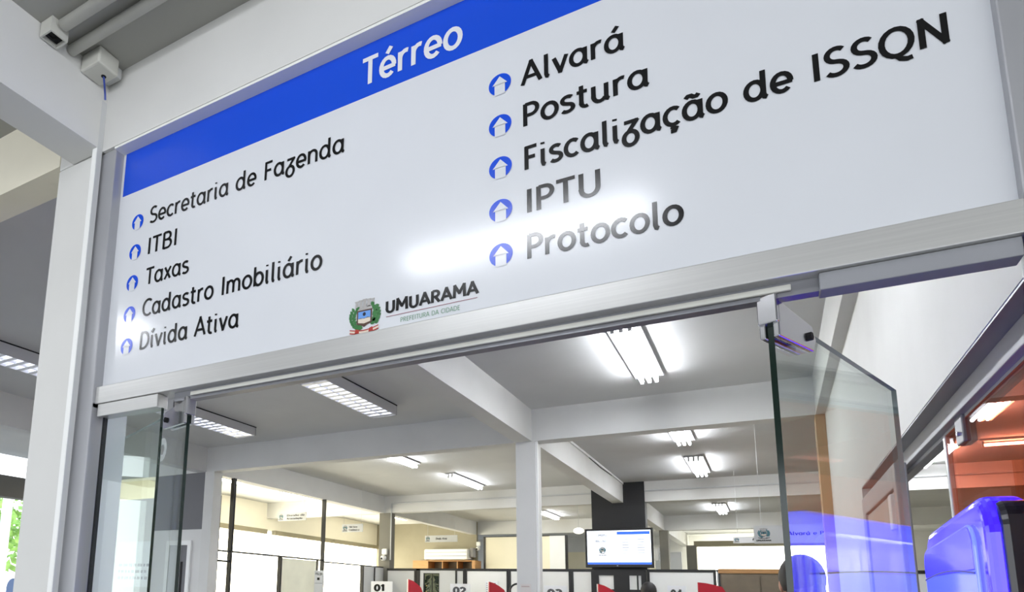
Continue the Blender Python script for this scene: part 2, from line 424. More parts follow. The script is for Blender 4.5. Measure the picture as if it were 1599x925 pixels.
# ------------------------------------------------------------------ entrance frame, glass doors
SL, SR, SB, ST = -1.746, .357, 2.202, 3.006
fr = thing('trim_1', 'silver aluminium frame around the directory sign and doorway', 'frame', (-.7, 0, 0), kind='structure')
MB().box(-1.826, SL, -.032, .03, 0, 3.007).build('jamb', M_jamb, fr, .003)
MB().box(SR, .44, -.02, .03, 0, 3.007).build('jamb', M_jamb, fr, .003)
MB().box(SL, SR, -.022, .03, 2.148, SB).build('transom', M_alu, fr, .002)
MB().box(SL, SR, -.039, .03, 2.9995, 3.0075).build('head_channel', mat('pale_channel_paint', (240, 240, 236), .8, var=.02), fr)
MB().box(-1.43, .10, .004, .028, 2.122, 2.148).build('door_track', M_alud, fr)
MB().box(-1.36, .06, -.004, .004, 2.130, 2.141).build('track_lip', M_pvc, fr, .002)
MB().box(SL + .01, -1.475, -.018, .022, 2.108, 2.147).build('sidelight_rail', M_alu, fr, .002)
MB().box(.10, .352, -.012, .028, 2.117, 2.1475).build('closer_cover', M_gpaint, fr, .002)
MB().box(-1.8, -1.746, -.028, .024, 2.138, 2.150).build('corner_joint', M_dark, fr)

def pane(name, o, ax, ay, az, parent, m=None, edge=None, mi=(1, 1, 0, 1, 0, 1)):
    """glass slab: the two large faces glass, the rim edge-coloured. o corner, ax along, ay thickness, az up"""
    mb = MB().obox(o, ax, ay, az); mb.mi = list(mi)
    return mb.build(name, [m or M_glass, edge or M_glassedge, M_glassedge2], parent)
w1 = thing('window_1', 'narrow clear glass sidelight between the white column and the glass door', 'glass panel', (-1.6, 0, 0), kind='structure')
pane('glass', (-1.725, 0, .02), (.25, 0, 0), (0, .01, 0), (0, 0, 2.09), w1, mi=(1, 2, 0, 1, 0, 2))
MB().box(-1.7275, -1.7245, -.002, .014, .02, 2.108).build('seal', M_dark, w1)

def leaf(name, label, hinge, direc, length, zt):
    d = Vector((*direc, 0)).normalized(); nrm = Vector((-d.y, d.x, 0)); o = Vector((*hinge, 0))
    t = thing(name, label, 'door', o, kind='structure')
    pane('glass', o + Vector((0, 0, .01)) - nrm * .005, d * length, nrm * .01, (0, 0, zt - .01), t, mi=(1, 2, 0, 2, 0, 1))
    pf = MB()
    for s in (-1, 1):
        prof = [o + Vector((0, 0, zt + .012)) - d * .006, o + d * .15 + Vector((0, 0, zt + .004)), o + d * .165 + Vector((0, 0, zt - .02)), o + d * .15 + Vector((0, 0, zt - .045)), o + Vector((0, 0, zt - .055)) - d * .006]
        pf.prism([p + nrm * (.006 if s > 0 else -.016) for p in prof], nrm * .010)
    q = pf.build('patch_fitting', M_steel, t, .002)
    MB().obox(o - d * .012 - nrm * .016 + Vector((0, 0, zt - .03)), d * .014, nrm * .032, (0, 0, .052)).build('clamp_cap', M_steel, t, .002)
    c = o + d * .128 + Vector((0, 0, zt - .022))
    MB().tube([c - nrm * .022, c + nrm * .022], .008, 6).build('hex_screw', M_dark, t)
    return t
door_l = leaf('door_1', 'clear glass door leaf swung open behind the sidelight', (-1.376, .012), (-.93, .37), .62, 2.108)
door_r = leaf('door_2', 'clear glass door leaf standing open with blue reflections', (.026, .012), (.361, .932), .70, 2.108)
st = MB()
c0 = Vector((-1.376, .012, 0)) + Vector((-.93, .37, 0)).normalized() * .17
# frosted wreath-shaped sticker on the open leaf
dl = Vector((-.93, .37, 0)).normalized(); nl = Vector((-dl.y, dl.x, 0))
for k in range(14):
    a = 2 * PI * k / 14; p = c0 + dl * (.026 * math.cos(a)) + Vector((0, 0, 2.005 + .026 * math.sin(a))) + nl * .0065
    st.face([p + dl * .011 * math.cos(b) + Vector((0, 0, .011 * math.sin(b))) for b in [2 * PI * j / 7 for j in range(7)]])
st.build('round_sticker', M_greylam, door_l)

# ------------------------------------------------------------------ directory sign
sign = thing('directory_sign', 'large white directory sign with a blue header reading Térreo', 'sign', (-.69, 0, SB))
MB().box(SL, SR, 0, .02, SB, 2.9995).build('panel', M_sign, sign)
MB().box(-1.734, SR, -.0008, .0004, 2.847, 2.9995).build('header_band', M_blue, sign)
for k, (t, x0, z, x1, wt) in enumerate((
        ('Secretaria de Fazenda', -1.594, 2.715, -.872, .135), ('ITBI', -1.593, 2.6105, -1.462, .135), ('Taxas', -1.588, 2.509, -1.405, .135),
        ('Cadastro Imobiliário', -1.592, 2.407, -.928, .138), ('Dívida Ativa', -1.592, 2.303, -1.198, .14),
        ('Alvará', -.406, 2.713, -.190, .15), ('Postura', -.406, 2.6115, -.147, .15), ('Fiscalização de ISSQN', -.404, 2.507, .307, .155),
        ('IPTU', -.402, 2.406, -.244, .15), ('Protocolo', -.401, 2.301, -.099, .15))):
    lettering('lettering', t, M_ink, sign, x0, z, x1 - x0, .054, weight=wt, slant=0)
lettering('lettering', 'Térreo', M_inkl, sign, -.824, 2.880, -.548 + .824, .0765, y=-.0020, weight=.158, slant=0, label='white lettering')
def arrow_icon(cx, cz):
    mb = MB(); r = .0262
    mb.face([(cx + r * math.cos(2 * PI * k / 32), -.0010, cz + r * math.sin(2 * PI * k / 32)) for k in range(32)])
    o = mb.build('arrow_icon', M_blue, sign); o['label'] = 'blue round arrow'
    a = MB(); y = -.0016
    a.face([(cx - .0122, y, cz - .0264), (cx + .0122, y, cz - .0264), (cx + .0122, y, cz + .0005), (cx - .0122, y, cz + .0005)])
    a.face([(cx - .0175, y, cz - .0005), (cx + .0175, y, cz - .0005), (cx, y, cz + .0198)])
    a.build('arrow', M_sign, o)
for z in (2.735, 2.633, 2.5295, 2.4265, 2.323):
    arrow_icon(-1.649, z)
for z in (2.738, 2.635, 2.5315, 2.429, 2.325):
    arrow_icon(-.457, z)
def crest(parent, c, s, xd=(1, 0, 0), yo=(0, -1, 0), mono=False):
    """municipal coat of arms, height about s, centred at c"""
    c = Vector(c); xd = Vector(xd); yo = Vector(yo)
    def P(lay): return lambda u, v: c + xd * (u * s) + Vector((0, 0, v * s)) + yo * (.0010 + lay * .0003)
    root = None
    def part(name, m, polys, lay, par):
        mb = MB()
        for q, p in enumerate(polys): outline(mb, p, P(lay + .22 * (q % 4)))
        return mb.build(name, m, par)
    cr_p = [[(-.27, .30), (.27, .30), (.26, .17), (-.26, .17)]] + [[(x - .055, .28), (x + .055, .28), (x + .045, .42 + .03 * (1 - abs(k - 2) / 2)), (x + .075, .49 + .03 * (1 - abs(k - 2) / 2)), (x - .075, .49 + .03 * (1 - abs(k - 2) / 2)), (x - .045, .42 + .03 * (1 - abs(k - 2) / 2))] for k, x in enumerate((-.25, -.125, 0, .125, .25))]
    cres = part('crest', M_crown, cr_p, 0, parent); cres['label'] = 'small coat of arms with silver mural crown'
    def lf(x, z, a, l, w):
        ca, sa = math.cos(a), math.sin(a)
        return [(x + ca * u * l - sa * v * w, z + sa * u * l + ca * v * w) for u, v in ((0, 0), (.35, .5), (.7, .4), (1, 0), (.7, -.4), (.35, -.5))]
    gl = M_teal if mono else M_green
    part('laurel', gl, [lf(-.30 - .11 * math.sin(PI * k / 13), -.30 + k * .04, 1.35 + .75 * (-1) ** k, .17, .09) for k in range(14)] + [[(-.27, -.32), (-.1, -.22), (-.04, -.33), (-.2, -.4)], [(-.33, -.28), (-.2, -.12), (-.12, -.25), (-.25, -.36)]], 1, cres)
    part('branch', gl, [lf(.29 + .09 * math.sin(PI * k / 12), -.28 + k * .045, 1.2 + .9 * (-1) ** k, .16, .12) for k in range(13)] + [[(.27, .12), (.37, .16), (.45, .06), (.36, -.04), (.25, .0)], [(.25, -.14), (.4, -.02), (.4, -.2), (.28, -.28)]], 1, cres)
    part('shield', M_brown if not mono else M_grey, [[(-.24, .2), (.24, .2), (.24, -.2), (.1, -.24), (0, -.3), (-.1, -.24), (-.24, -.2)]], 2, cres)
    part('field', M_sky if not mono else M_teal, [[(-.195, .155), (.195, .155), (.195, -.05), (-.195, -.05)]], 3, cres)
    part('ground', M_cream2, [[(-.195, -.05), (-.1, -.03), (0, -.06), (.1, -.02), (.195, -.05), (.195, -.16), (0, -.2), (-.195, -.16)]], 3, cres)
    part('emblem_disc', M_navy, [[(.0 + .05 * math.cos(2 * PI * k / 16), .07 + .055 * math.sin(2 * PI * k / 16)) for k in range(16)]], 4, cres)
    rb = [(u, -.36 - .09 * math.cos(u * 3.0) ) for u in [-.46 + .092 * k for k in range(11)]]
    part('ribbon', M_cream2 if not mono else M_crown, [[(rb[k][0], rb[k][1] + .045), (rb[k + 1][0], rb[k + 1][1] + .045), (rb[k + 1][0], rb[k + 1][1] - .045), (rb[k][0], rb[k][1] - .045)] for k in range(10)], 3, cres)
    part('ribbon_edge', M_redv if not mono else M_grey, [[(rb[k][0], rb[k][1] + dz + .02), (rb[k + 1][0], rb[k + 1][1] + dz + .02), (rb[k + 1][0], rb[k + 1][1] + dz - .012), (rb[k][0], rb[k][1] + dz - .012)] for dz in (.045, -.045) for k in range(10)] + [[(-.27, -.33), (-.17, -.36), (-.14, -.5), (-.3, -.47)], [(.17, -.36), (.27, -.33), (.3, -.47), (.14, -.5)]], 4, cres)
    return cres
crest(sign, (-.798, 0, 2.2515), .087)
lettering('lettering', 'UMUARAMA', M_ink, sign, -.740, 2.2485, .231, .0285, weight=.205, slant=0, label='bold black lettering')
lettering('lettering', 'PREFEITURA DA CIDADE', M_greent, sign, -.700, 2.2190, .149, .0108, weight=.13, slant=0, label='small pale green lettering')
MB().face([(-.738, -.0012, 2.2383), (-.511, -.0012, 2.2383), (-.511, -.0012, 2.2396), (-.738, -.0012, 2.2396)]).build('divider_line', M_maroon, sign)

# ------------------------------------------------------------------ porch services
jb1 = thing('junction_box', 'open white junction box at the end of the porch conduits, farther from the column', 'junction box', (-1.77, -.25, 3.2))
bx = (-1.80, -1.745, -.292, -.236, 3.232)
MB().box(bx[0], bx[1], bx[2], bx[3], 3.272, ZP - .001).box(bx[0], bx[1], bx[2], bx[2] + .005, bx[4], 3.272).box(bx[0], bx[1], bx[3] - .005, bx[3], bx[4], 3.272).box(bx[1] - .005, bx[1], bx[2] + .005, bx[3] - .005, bx[4], 3.272).box(bx[0], bx[0] + .005, bx[2] + .005, bx[3] - .005, bx[4], 3.272).build('body', M_pvc, jb1)
MB().box(bx[0] + .005, bx[1] - .005, bx[2] + .005, bx[3] - .005, 3.245, 3.2715).build('opening', M_dark, jb1)
MB().tube([(-1.786, -.28, 3.25), (-1.78, -.262, 3.238), (-1.765, -.25, 3.25)], .003, 6).build('wire', M_dark, jb1)
jb2 = thing('junction_box', 'white junction box above the white column with a blue wire', 'junction box', (-1.76, -.1, 3.2))
MB().box(-1.803, -1.712, -.150, -.075, 3.222, ZP - .001).build('body', M_pvc, jb2, .006)
MB().box(-1.803, -1.738, -.075, -.043, 3.245, ZP - .001).build('cover', M_greylam, jb2, .004)
MB().tube([(-1.752, -.1, 3.2205), (-1.752, -.1, 3.224)], .008, 10).build('hole', M_dark, jb2)
MB().tube([(-1.752, -.1, 3.223), (-1.765, -.085, 3.205), (-1.785, -.066, 3.195), (-1.79, -.06, 3.18)], .0032, 6).build('wire', mat('blue_wire', (60, 80, 170), .5), jb2)
for nm, y, r, lb in (('conduit', -.262, .017, 'white round conduit under the porch ceiling, entering the open box'), ('conduit', -.188, .016, 'white round conduit running between the two porch junction boxes')):
    t = thing(nm, lb, 'conduit', (0, y, ZP - r - .001))
    MB().tube([(-1.733 if y < -.2 else -1.80, y, ZP - r - .0005), (2.0, y, ZP - r - .0005)], r, 14).build('pipe', M_pvc, t, smooth=True)
    for x in (-1.2, -.1, 1.0): MB().box(x - .012, x + .012, y - r - .012, y + r + .012, ZP - .006, ZP - .001).tube([(x - .01, y, ZP - r - .001), (x + .01, y, ZP - r - .001)], r + .002, 14).build('clip', M_pvc, t)
t = thing('cable_duct', 'slim white cable duct running down the inner corner of the white column', 'duct', (-1.815, -.05, 0))
MB().box(-1.828, -1.806, -.062, -.0415, 0, 3.185).build('cover', M_white, t, .002)
MB().box(-1.806, -1.8045, -.060, -.0415, 0, 3.185).build('base', M_greylam, t)

# ------------------------------------------------------------------ fluorescent lamps
def batten(label, x, y, n=3, axis='y', w=.215, length=1.24, zc=ZC, group='ceiling tube lamps', m=None):
    t = thing('ceiling_light', label, 'lamp', (x, y, zc), group)
    def B(u0, u1, v0, v1, z0, z1):
        return (x + v0, x + v1, y + u0, y + u1, zc + z0, zc + z1) if axis == 'y' else (x + u0, x + u1, y + v0, y + v1, zc + z0, zc + z1)
    h = length / 2
    MB().box(*B(-h, h, -w / 2, w / 2, -.024, -.0006)).build('housing', M_lampg, t, .004)
    for k in range(n):
        v = (k - (n - 1) / 2) * (w * (.25 if n > 2 else .36))
        a = Vector((x + v, y - h + .035, zc - .062)) if axis == 'y' else Vector((x - h + .035, y + v, zc - .062))
        b = Vector((x + v, y + h - .035, zc - .062)) if axis == 'y' else Vector((x + h - .035, y + v, zc - .062))
        MB().tube([a, b], .0145, 10).build('tube', m or M_tube, t, smooth=True)
        for u in (-h + .028, h - .028):
            MB().box(*B(u - .008, u + .008, v - .012, v + .012, -.080, -.023)).build('lamp_holder', M_lampw, t)
    return t
batten('three tube ceiling lamp shining beneath the bright ceiling just past the sign', -.735, 3.63)
batten('three tube ceiling lamp half hidden by the first cross beam', -.735, 6.12)
batten('three tube ceiling lamp before the second cross beam, above the television', -.735, 8.29)
batten('small far three tube ceiling lamp beyond the black column', -.735, 12.9)
batten('far ceiling lamp just above the pale Fiscal sign', -.735, 15.6)
batten('two tube ceiling lamp partly behind the first cross beam near the cream office', -4.10, 6.15, 2, w=.15)
batten('two tube ceiling lamp between white pillar and cream office', -3.98, 8.25, 2, w=.15)
batten('two tube ceiling lamp seen beside the white pillar beyond the second beam', -4.0, 12.9, 2, w=.15)
batten('bright lamp glowing beside the television edge', -4.05, 16.2, 2, w=.15)
batten('three tube lamp seen through the orange glass, larger one', 1.65, 6.22)
batten('three tube lamp cut by the bright glass edge', 1.68, 8.65)
batten('lamp at the very edge of the orange glass', 1.42, 3.66, 2)
batten('single tube lamp lying crosswise behind the orange glass', 2.62, 8.0, 1, axis='x', w=.09)
batten('warm office tube lamp between the two ceiling signs', -7.4, 6.3, 2, w=.16, m=M_tubewarm, group='office tube lamps')
batten('warm office tube lamp behind the sign near the olive pillar', -7.4, 8.6, 2, w=.16, m=M_tubewarm, group='office tube lamps')
batten('warm office tube lamp behind the Dívida Ativa sign', -7.3, 12.0, 2, w=.16, m=M_tubewarm, group='office tube lamps')
batten('three tube lamp hidden by the sign above the doorway', -.735, 1.3)
batten('porch tube lamp mirrored in the middle of the sign', -.90, -1.475, 2, axis='x', zc=ZP, w=.13, length=1.2, m=M_tubeporch, group='porch tube lamps')
batten('porch tube lamp mirrored at the lower corner of the sign', -3.82, -1.38, 2, axis='x', zc=ZP, w=.13, length=1.2, m=M_tubeporch, group='porch tube lamps')

def louvre_lamp(label, x, y):
    t = thing('louvre_light', label, 'lamp', (x, y, ZC), 'louvred ceiling lamps'); h = .6; w = .135; d = .10
    MB().box(x - w, x + w, y - h, y + h, ZC - .012, ZC - .0006).box(x - w, x - w + .006, y - h, y + h, ZC - d, ZC - .012).box(x + w - .006, x + w, y - h, y + h, ZC - d, ZC - .012).box(x - w, x + w, y - h, y - h + .006, ZC - d, ZC - .012).box(x - w, x + w, y + h - .006, y + h, ZC - d, ZC - .012).build('housing', M_lampw, t)
    for s in (-1, 1):
        MB().tube([(x + s * .062, y - h + .04, ZC - .05), (x + s * .062, y + h - .04, ZC - .05)], .013, 8).build('tube', M_louvtube, t, smooth=True)
    lv = MB()
    for s in (-1, 0, 1):
        for q in ((-1, 1) if s == 0 else (s,)):
            x0 = x + s * (w - .006)
            lv.face([(x0, y - h + .006, ZC - d + .001), (x0, y + h - .006, ZC - d + .001), (x0 - q * .034, y + h - .006, ZC - .03), (x0 - q * .034, y - h + .006, ZC - .03)])
    for k in range(13):
        yy = y - h + .05 + k * (2 * h - .10) / 12
        for s in (-1, 1):
            a, b = sorted((x + s * .004, x + s * (w - .008)))
            lv.prism([(a, yy - .020, ZC - d + .001), (a, yy + .020, ZC - d + .001), (a, yy, ZC - .055)], (b - a, 0, 0))
    lv.build('louvre', M_louv, t)
    MB().box(x + w, x + w + .004, y - h, y + h, ZC - .010, ZC - .001).build('painted_shadow_line', M_dark, t)  # dark strip standing in for the shadow line along the ceiling
    return t
M_louvtube = mat('shaded_tube', (255, 255, 255), .5, emit=(240, 244, 255), estr=5.0)
louvre_lamp('louvred lamp below the coat of arms end of the sign', -3.115, 3.55)
louvre_lamp('louvred lamp behind the glass door edge', -4.94, 3.65)
louvre_lamp('louvred lamp seen past the white column', -4.94, 1.3)

# ------------------------------------------------------------------ conduits inside
t = thing('conduit', 'thin white conduit along the second cross beam', 'conduit', (-3, 9.43, 3.2))
MB().tube([(-5.95, 9.435, 3.235), (-2.37, 9.435, 3.235)], .014, 8).tube([(-5.95, 9.435, 3.235), (-5.95, 9.435, 2.2)], .012, 8).build('pipe', M_greylam, t)
MB().tube([(-1.56, 9.435, 3.235), (3.2, 9.435, 3.235)], .014, 8).build('pipe', M_greylam, t)
t = thing('conduit', 'thin cable duct along the top of the beam before the black column', 'conduit', (-1.87, 7, 3.35))
MB().box(-1.8835, -1.868, 5.0, 9.43, 3.352, ZC - .001).build('duct', M_white, t)
MB().tube([(-1.878, 7.2, 3.350), (-1.876, 7.9, 3.336), (-1.878, 8.6, 3.350)], .004, 6).build('cable', M_dark, t)
t = thing('cable_duct', 'slim white duct on the side of the middle pillar', 'duct', (-1.85, 4.9, 0))
MB().box(-1.8548, -1.835, 4.85, 4.875, 0, ZS - .001).build('duct', M_white, t)

# ------------------------------------------------------------------ glass partition on the right
tr = thing('trim_2', 'grey metal channel under the white wall holding the glass', 'channel', (.5, .8, 2.2), kind='structure')
MB().box(.485, .555, .105, 3.02, 2.15, 2.2125).box(.505, .515, .105, 3.02, 2.135, 2.15).build('channel', M_jamb, tr, .002)
MB().box(.4415, .485, .105, 3.02, 2.207, 2.2125).build('soffit_strip', M_alud, tr)
wp = thing('window_2', 'orange filmed glass panel with a pale strip for its lit edge', 'glass panel', (.51, .8, 0), kind='structure')
pane('glass', (.515, .106, .01), (0, 1.34, 0), (-.01, 0, 0), (0, 0, 2.13), wp, M_orange, M_glassedgew)
MB().box(.502, .518, 1.424, 1.447, .01, 2.14).build('edge_light_strip', M_glassedgew, wp)  # pale strip added for the light leaving the end of the glass
MB().box(.496, .528, 1.17, 1.25, 2.07, 2.151).build('patch_fitting', M_alud, wp, .003)
MB().tube([(.49, 1.21, 2.10), (.496, 1.21, 2.10)], .007, 8).build('screw', M_steel, wp)
dr = thing('door_3', 'grey framed door in the white wall behind the glass leaf', 'door', (.5, 2.4, 0), kind='structure')
M_rose = mat('door_grey_paint', (186, 178, 172), .6, var=.04)
MB().box(.435, .475, 1.93, 1.99, 0, 2.15).box(.435, .475, 2.93, 3.02, 0, 2.15).box(.435, .475, 1.99, 2.93, 2.06, 2.15).build('door_frame', M_jamb, dr, .004)
MB().box(.445, .47, 1.995, 2.925, .01, 2.055).build('door_leaf', M_rose, dr, .003)
MB().box(.425, .445, 2.02, 2.08, 1.9, 2.04).build('door_closer', M_white, dr, .004)
MB().tube([(.446, 2.03, 1.05), (.40, 2.03, 1.05), (.40, 2.13, 1.05)], .009, 8).build('handle', M_steel, dr)

# ------------------------------------------------------------------ glowing blue totem
ks = thing('display_totem', 'tall glossy totem glowing vivid blue, dark on its narrow side', 'totem', (.43, .8, 0))
def rrect(y0, y1, z0, z1, r, n=8, skew=0.0):
    pts = [(y0, z0), (y1, z0)]
    pts += [(y1 - r + r * math.cos(a), z1 - skew - r + r * math.sin(a)) for a in [PI / 2 * k / n for k in range(n + 1)]]
    pts += [(y0 + r + r * math.cos(a), z1 - r + r * math.sin(a)) for a in [PI / 2 + PI / 2 * k / n for k in range(n + 1)]]
    return pts
KX, KA, KB, KT = .352, .375, .965, 1.817
MB().prism([(KX, y, z) for y, z in rrect(KA, KB, .02, KT, .075, skew=.025)], (.075, 0, 0)).build('housing', M_kglow, ks, .02, segs=4)
MB().prism([(KX - .007, y, z) for y, z in rrect(KA + .07, KB - .015, .08, KT - .05, .045, skew=.022)], (.0065, 0, 0)).build('screen', M_kscreen, ks, .004)
MB().prism([(KX - .0085, y, z) for y, z in rrect(KA + .075, KB - .02, KT - .143, KT - .053, .04, skew=.022)], (.006, 0, 0)).build('header_panel', M_kscreen2, ks, .003)
yy = [KA + .075 + (KB - KA - .095) * k / 16 for k in range(17)]
MB().prism([(KX - .0095, yy[k], KT - .150 + .012 * math.sin(PI * k / 16)) for k in range(17)] + [(KX - .0095, yy[16 - k], KT - .1465 + .012 * math.sin(PI * k / 16)) for k in range(17)], (.0015, 0, 0)).build('seam', M_film, ks)
MB().prism([(KX + .02, y, z) for y, z in rrect(KA - .008, KB + .005, 0, KT - .012, .05, skew=.03)], (.1, 0, 0)).build('back_shell', M_kdark, ks, .012)
MB().box(KX - .02, KX + .13, KA - .02, KB + .02, 0, .03).build('foot', M_kdark, ks, .004)

# ------------------------------------------------------------------ glazed office partition on the far left
M_frost = mat('frosted_film', (226, 226, 206), .5, var=.08, scale=3, emit=(255, 248, 214), estr=.15)
PX = -6.11
pt = thing('office_partition', 'black framed glazed partition of the bright cream office', 'partition', (PX, 7.2, 0))
for y, z0, z1 in ((5.37, 2.1, ZS), (5.37, 0, 2.1), (7.50, 0, ZS), (6.43, 0, 2.1), (8.72, 0, 2.06)):
    if (y, z0) != (5.37, 2.1): MB().box(PX - .03, PX + .03, y - .016, y + .016, z0, min(z1, ZS - .001)).build('mullion', M_blackm, pt)
    else: MB().box(PX - .03, PX + .03, y - .022, y - .008, z0, ZS - .001).box(PX - .03, PX + .03, y + .006, y + .02, z0, ZS - .001).build('mullion', M_blackm, pt)
MB().box(PX - .02, PX + .02, 5.0, 7.5, 2.079, 2.101).build('transom', M_blackm, pt)
MB().box(PX - .02, PX + .02, 7.5, 9.43, 2.058, 2.078).build('transom', M_blackm, pt)
MB().box(PX - .02, PX + .02, 5.0, 5.36, 1.948, 1.972).build('transom', M_blackm, pt)
MB().box(PX - .004, PX + .004, 6.45, 7.33, .9, 2.07).build('frosted_pane', M_frost, pt)
MB().box(PX - .02, PX + .02, 8.74, 9.43, 0, 2.055).build('panel', M_greylam, pt)
MB().box(PX - .02, PX + .02, 7.36, 7.37, 0, 2.083).build('mullion', M_blackm, pt)
MB().box(PX + .03, PX + .045, 9.08, 9.10, 0, 2.05).build('mullion', M_blackm, pt)
t = thing('door_frame', 'black edged cream panel beside the near pillar of the office', 'panel', (-6.5, 5.1, 0))
MB().box(-6.45, -6.16, 5.16, 5.19, 0, 2.80).build('panel', M_white, t)
MB().box(-6.175, -6.15, 5.155, 5.195, 0, 2.815).box(-6.45, -6.16, 5.155, 5.195, 2.80, 2.815).build('edge', M_blackm, t)
# windows of the office: sunlit blinds
for k, (y0, y1) in enumerate(((5.0, 7.0), (7.05, 9.4), (9.65, 11.8), (11.85, 13.95))):
    w = thing('window_%d' % (3 + k), ('sunlit cream blind nearest the white wall', 'sunlit cream blind behind the ceiling signs', 'sunlit cream blind beyond the olive pillar', 'sunlit cream blind beside the air conditioner')[k], 'window', (-8.95, (y0 + y1) / 2, .95), kind='structure')
    MB().box(-8.93, -8.915, y0, y1, .97, 2.74).build('blind', M_blind, w)
    MB().box(-8.915, -8.82, y0, y1, 2.74, 2.83).build('pelmet', M_olive, w)
# grey panel, door and notice on the white wall
t = thing('wall_panel', 'dark grey square panel high on the white wall', 'panel', (-6.42, 4.85, 2.34))
MB().box(-7.0, -6.125, 4.842, 4.858, 2.34, ZS - .002).build('panel', M_grey, t, .003)
d4 = thing('door_4', 'half open door in the white wall behind the glass', 'door', (-6.45, 4.8, 0), kind='structure')
MB().box(-6.72, -6.66, 4.83, 4.859, 0, 2.2).box(-6.34, -6.28, 4.83, 4.859, 0, 2.2).box(-6.66, -6.34, 4.83, 4.859, 2.14, 2.2).build('door_frame', M_white, d4, .003)
MB().box(-6.66, -6.46, 4.838, 4.856, 0, 2.14).build('door_leaf', M_greylam, d4)
MB().box(-6.46, -6.34, 4.850, 4.858, 0, 2.14).build('gap', M_grey, d4)
MB().box(-6.45, -6.42, 4.843, 4.850, 0, 1.93).build('dark_opening', M_dark, d4)
nt = thing('wall_notice', 'white notice with three rows of blurred words behind the sidelight', 'notice', (-7.2, 4.85, 1.6))
MB().box(-7.66, -7.0, 4.845, 4.859, 1.60, 2.20).build('board', M_paper, nt)
mb = MB()
for r in range(3):
    x = -7.62
    while x < -7.06:
        wd = random.uniform(.03, .09); mb.face([(x, 4.8440, 1.70 + r * .085), (x + wd, 4.8440, 1.70 + r * .085), (x + wd, 4.8440, 1.735 + r * .085), (x, 4.8440, 1.735 + r * .085)]); x += wd + .025
mb.build('lettering', M_scrgrey, nt)

# ------------------------------------------------------------------ hanging signs
def hang_sign(label, x0, x1, z0, z1, y, lines, grp='hanging department signs', yaw=0.0, m=None, brand=False):
    t = thing('hanging_sign', label, 'sign', (x0, y, z0), grp); h = z1 - z0; L = x1 - x0
    xd = Vector((math.cos(yaw), math.sin(yaw), 0)); yd = Vector((math.sin(yaw), -math.cos(yaw), 0)); o = Vector((x0, y, z0))
    MB().obox(o - yd * .008, xd * L, yd * .008, (0, 0, h)).build('board', m or M_greylam, t)
    for u in (.08, .92):
        p = o + xd * (L * u) - yd * .004
        MB().tube([p + Vector((0, 0, h)), Vector((p.x, p.y, ZC - .001))], .0022, 5).build('hanger', M_greylam, t)
    ch = h * (.62 if not brand else .60); cx = .42 * h
    crest(t, o + xd * (cx + .06 * h) + Vector((0, 0, h * .55)) , ch, xd, yd, mono=True)
    lettering('lettering', 'UMUARAMA', M_ink, t, 0, 0, h * .72, h * .075, origin=o + xd * (.1 * h) + Vector((0, 0, h * .13)) + yd * .0015, xdir=xd, weight=.24, slant=0)
    for k, (tx, fr0, wd, cp, zz) in enumerate(lines):
        lettering('lettering', tx, M_ink, t, 0, 0, L * wd, h * cp, origin=o + xd * (L * fr0) + Vector((0, 0, h * zz)) + yd * .0015, xdir=xd, weight=.16, slant=.08)
    return t
hang_sign('hanging sign reading Alvará e Postura, half behind the glass door', -.115, .69, 2.152, 2.32, 6.0, [('Alvará e Postura', .34, .56, .19, .44)], brand=True)
hang_sign('smaller hanging sign starting Fiscal, behind the Alvará sign', -.41, .30, 2.388, 2.475, 9.0, [('Fiscalização', .32, .5, .3, .38)])
hang_sign('hanging sign in the cream office with two lines of words', -6.80, -6.24, 2.705, 2.835, 7.2, [('Divisão de'.replace('ã', 'ã'), .32, .62, .22, .55), ('Arrecadação', .32, .55, .22, .16)], yaw=-.0)
hang_sign('hanging sign in front of the olive pillar', -6.215, -5.80, 2.60, 2.735, 8.2, [('ITBI Taxas', .34, .4, .2, .55), ('Cadastro', .34, .5, .2, .18)])
hang_sign('hanging sign reading Dívida Ativa over the air conditioner', -6.02, -5.31, 2.645, 2.78, 11.0, [('Dívida Ativa', .34, .34, .28, .38)])

# ------------------------------------------------------------------ cubicle panels, television, cabinets
YP = 9.3
def cubicle(label, x0, x1, y=YP, z1=2.045, posts=(True, True), m=None):
    t = thing('cubicle_panel', label, 'panel', ((x0 + x1) / 2, y, 0), 'office cubicle panels')
    MB().box(x0 + .02, x1 - .02, y - .018, y + .018, .02, z1 - .042).build('panel', m or M_white, t)
    MB().box(x0, x1, y - .024, y + .024, z1 - .042, z1).build('top_rail', M_blackm, t)
    for k, x in enumerate((x0, x1)):
        if posts[k]: MB().box(x - .0, x + .034, y - .026, y + .026, 0, z1 - .042).build('post', M_blackm, t) if k == 0 else MB().box(x - .034, x, y - .026, y + .026, 0, z1 - .042).build('post', M_blackm, t)
    return t
cubicle('pale grey cubicle panel next to the olive pillar', -5.93, -5.345, m=M_greylam, posts=(False, True))
cubicle('pale cubicle panel with no card to the side of the glazed door', -4.60, -4.425, m=M_greylam)
cubicle('white cubicle panel carrying the 02 card', -4.42, -3.665)
cubicle('white cubicle panel half hidden by the middle pillar, carrying the 03 card', -3.66, -2.665)
cubicle('narrow white cubicle panel beside the black shelf under the television', -2.66, -2.325)
cubicle('long white cubicle panel to the other side of the television', -1.56, -.66)
t = thing('cubicle_panel', 'edge-on grey cubicle panel turning back beside the brown cabinet', 'panel', (-.62, 9.8, 0), 'office cubicle panels')
MB().box(-.655, -.615, 9.33, 10.4, .02, 2.02).build('panel', M_greylam, t); MB().box(-.66, -.61, 9.33, 10.4, 2.02, 2.045).build('top_rail', M_blackm, t)
cubicle('pale cubicle panel seen between the glass leaf and the totem', 1.32, 3.3, m=M_greylam)
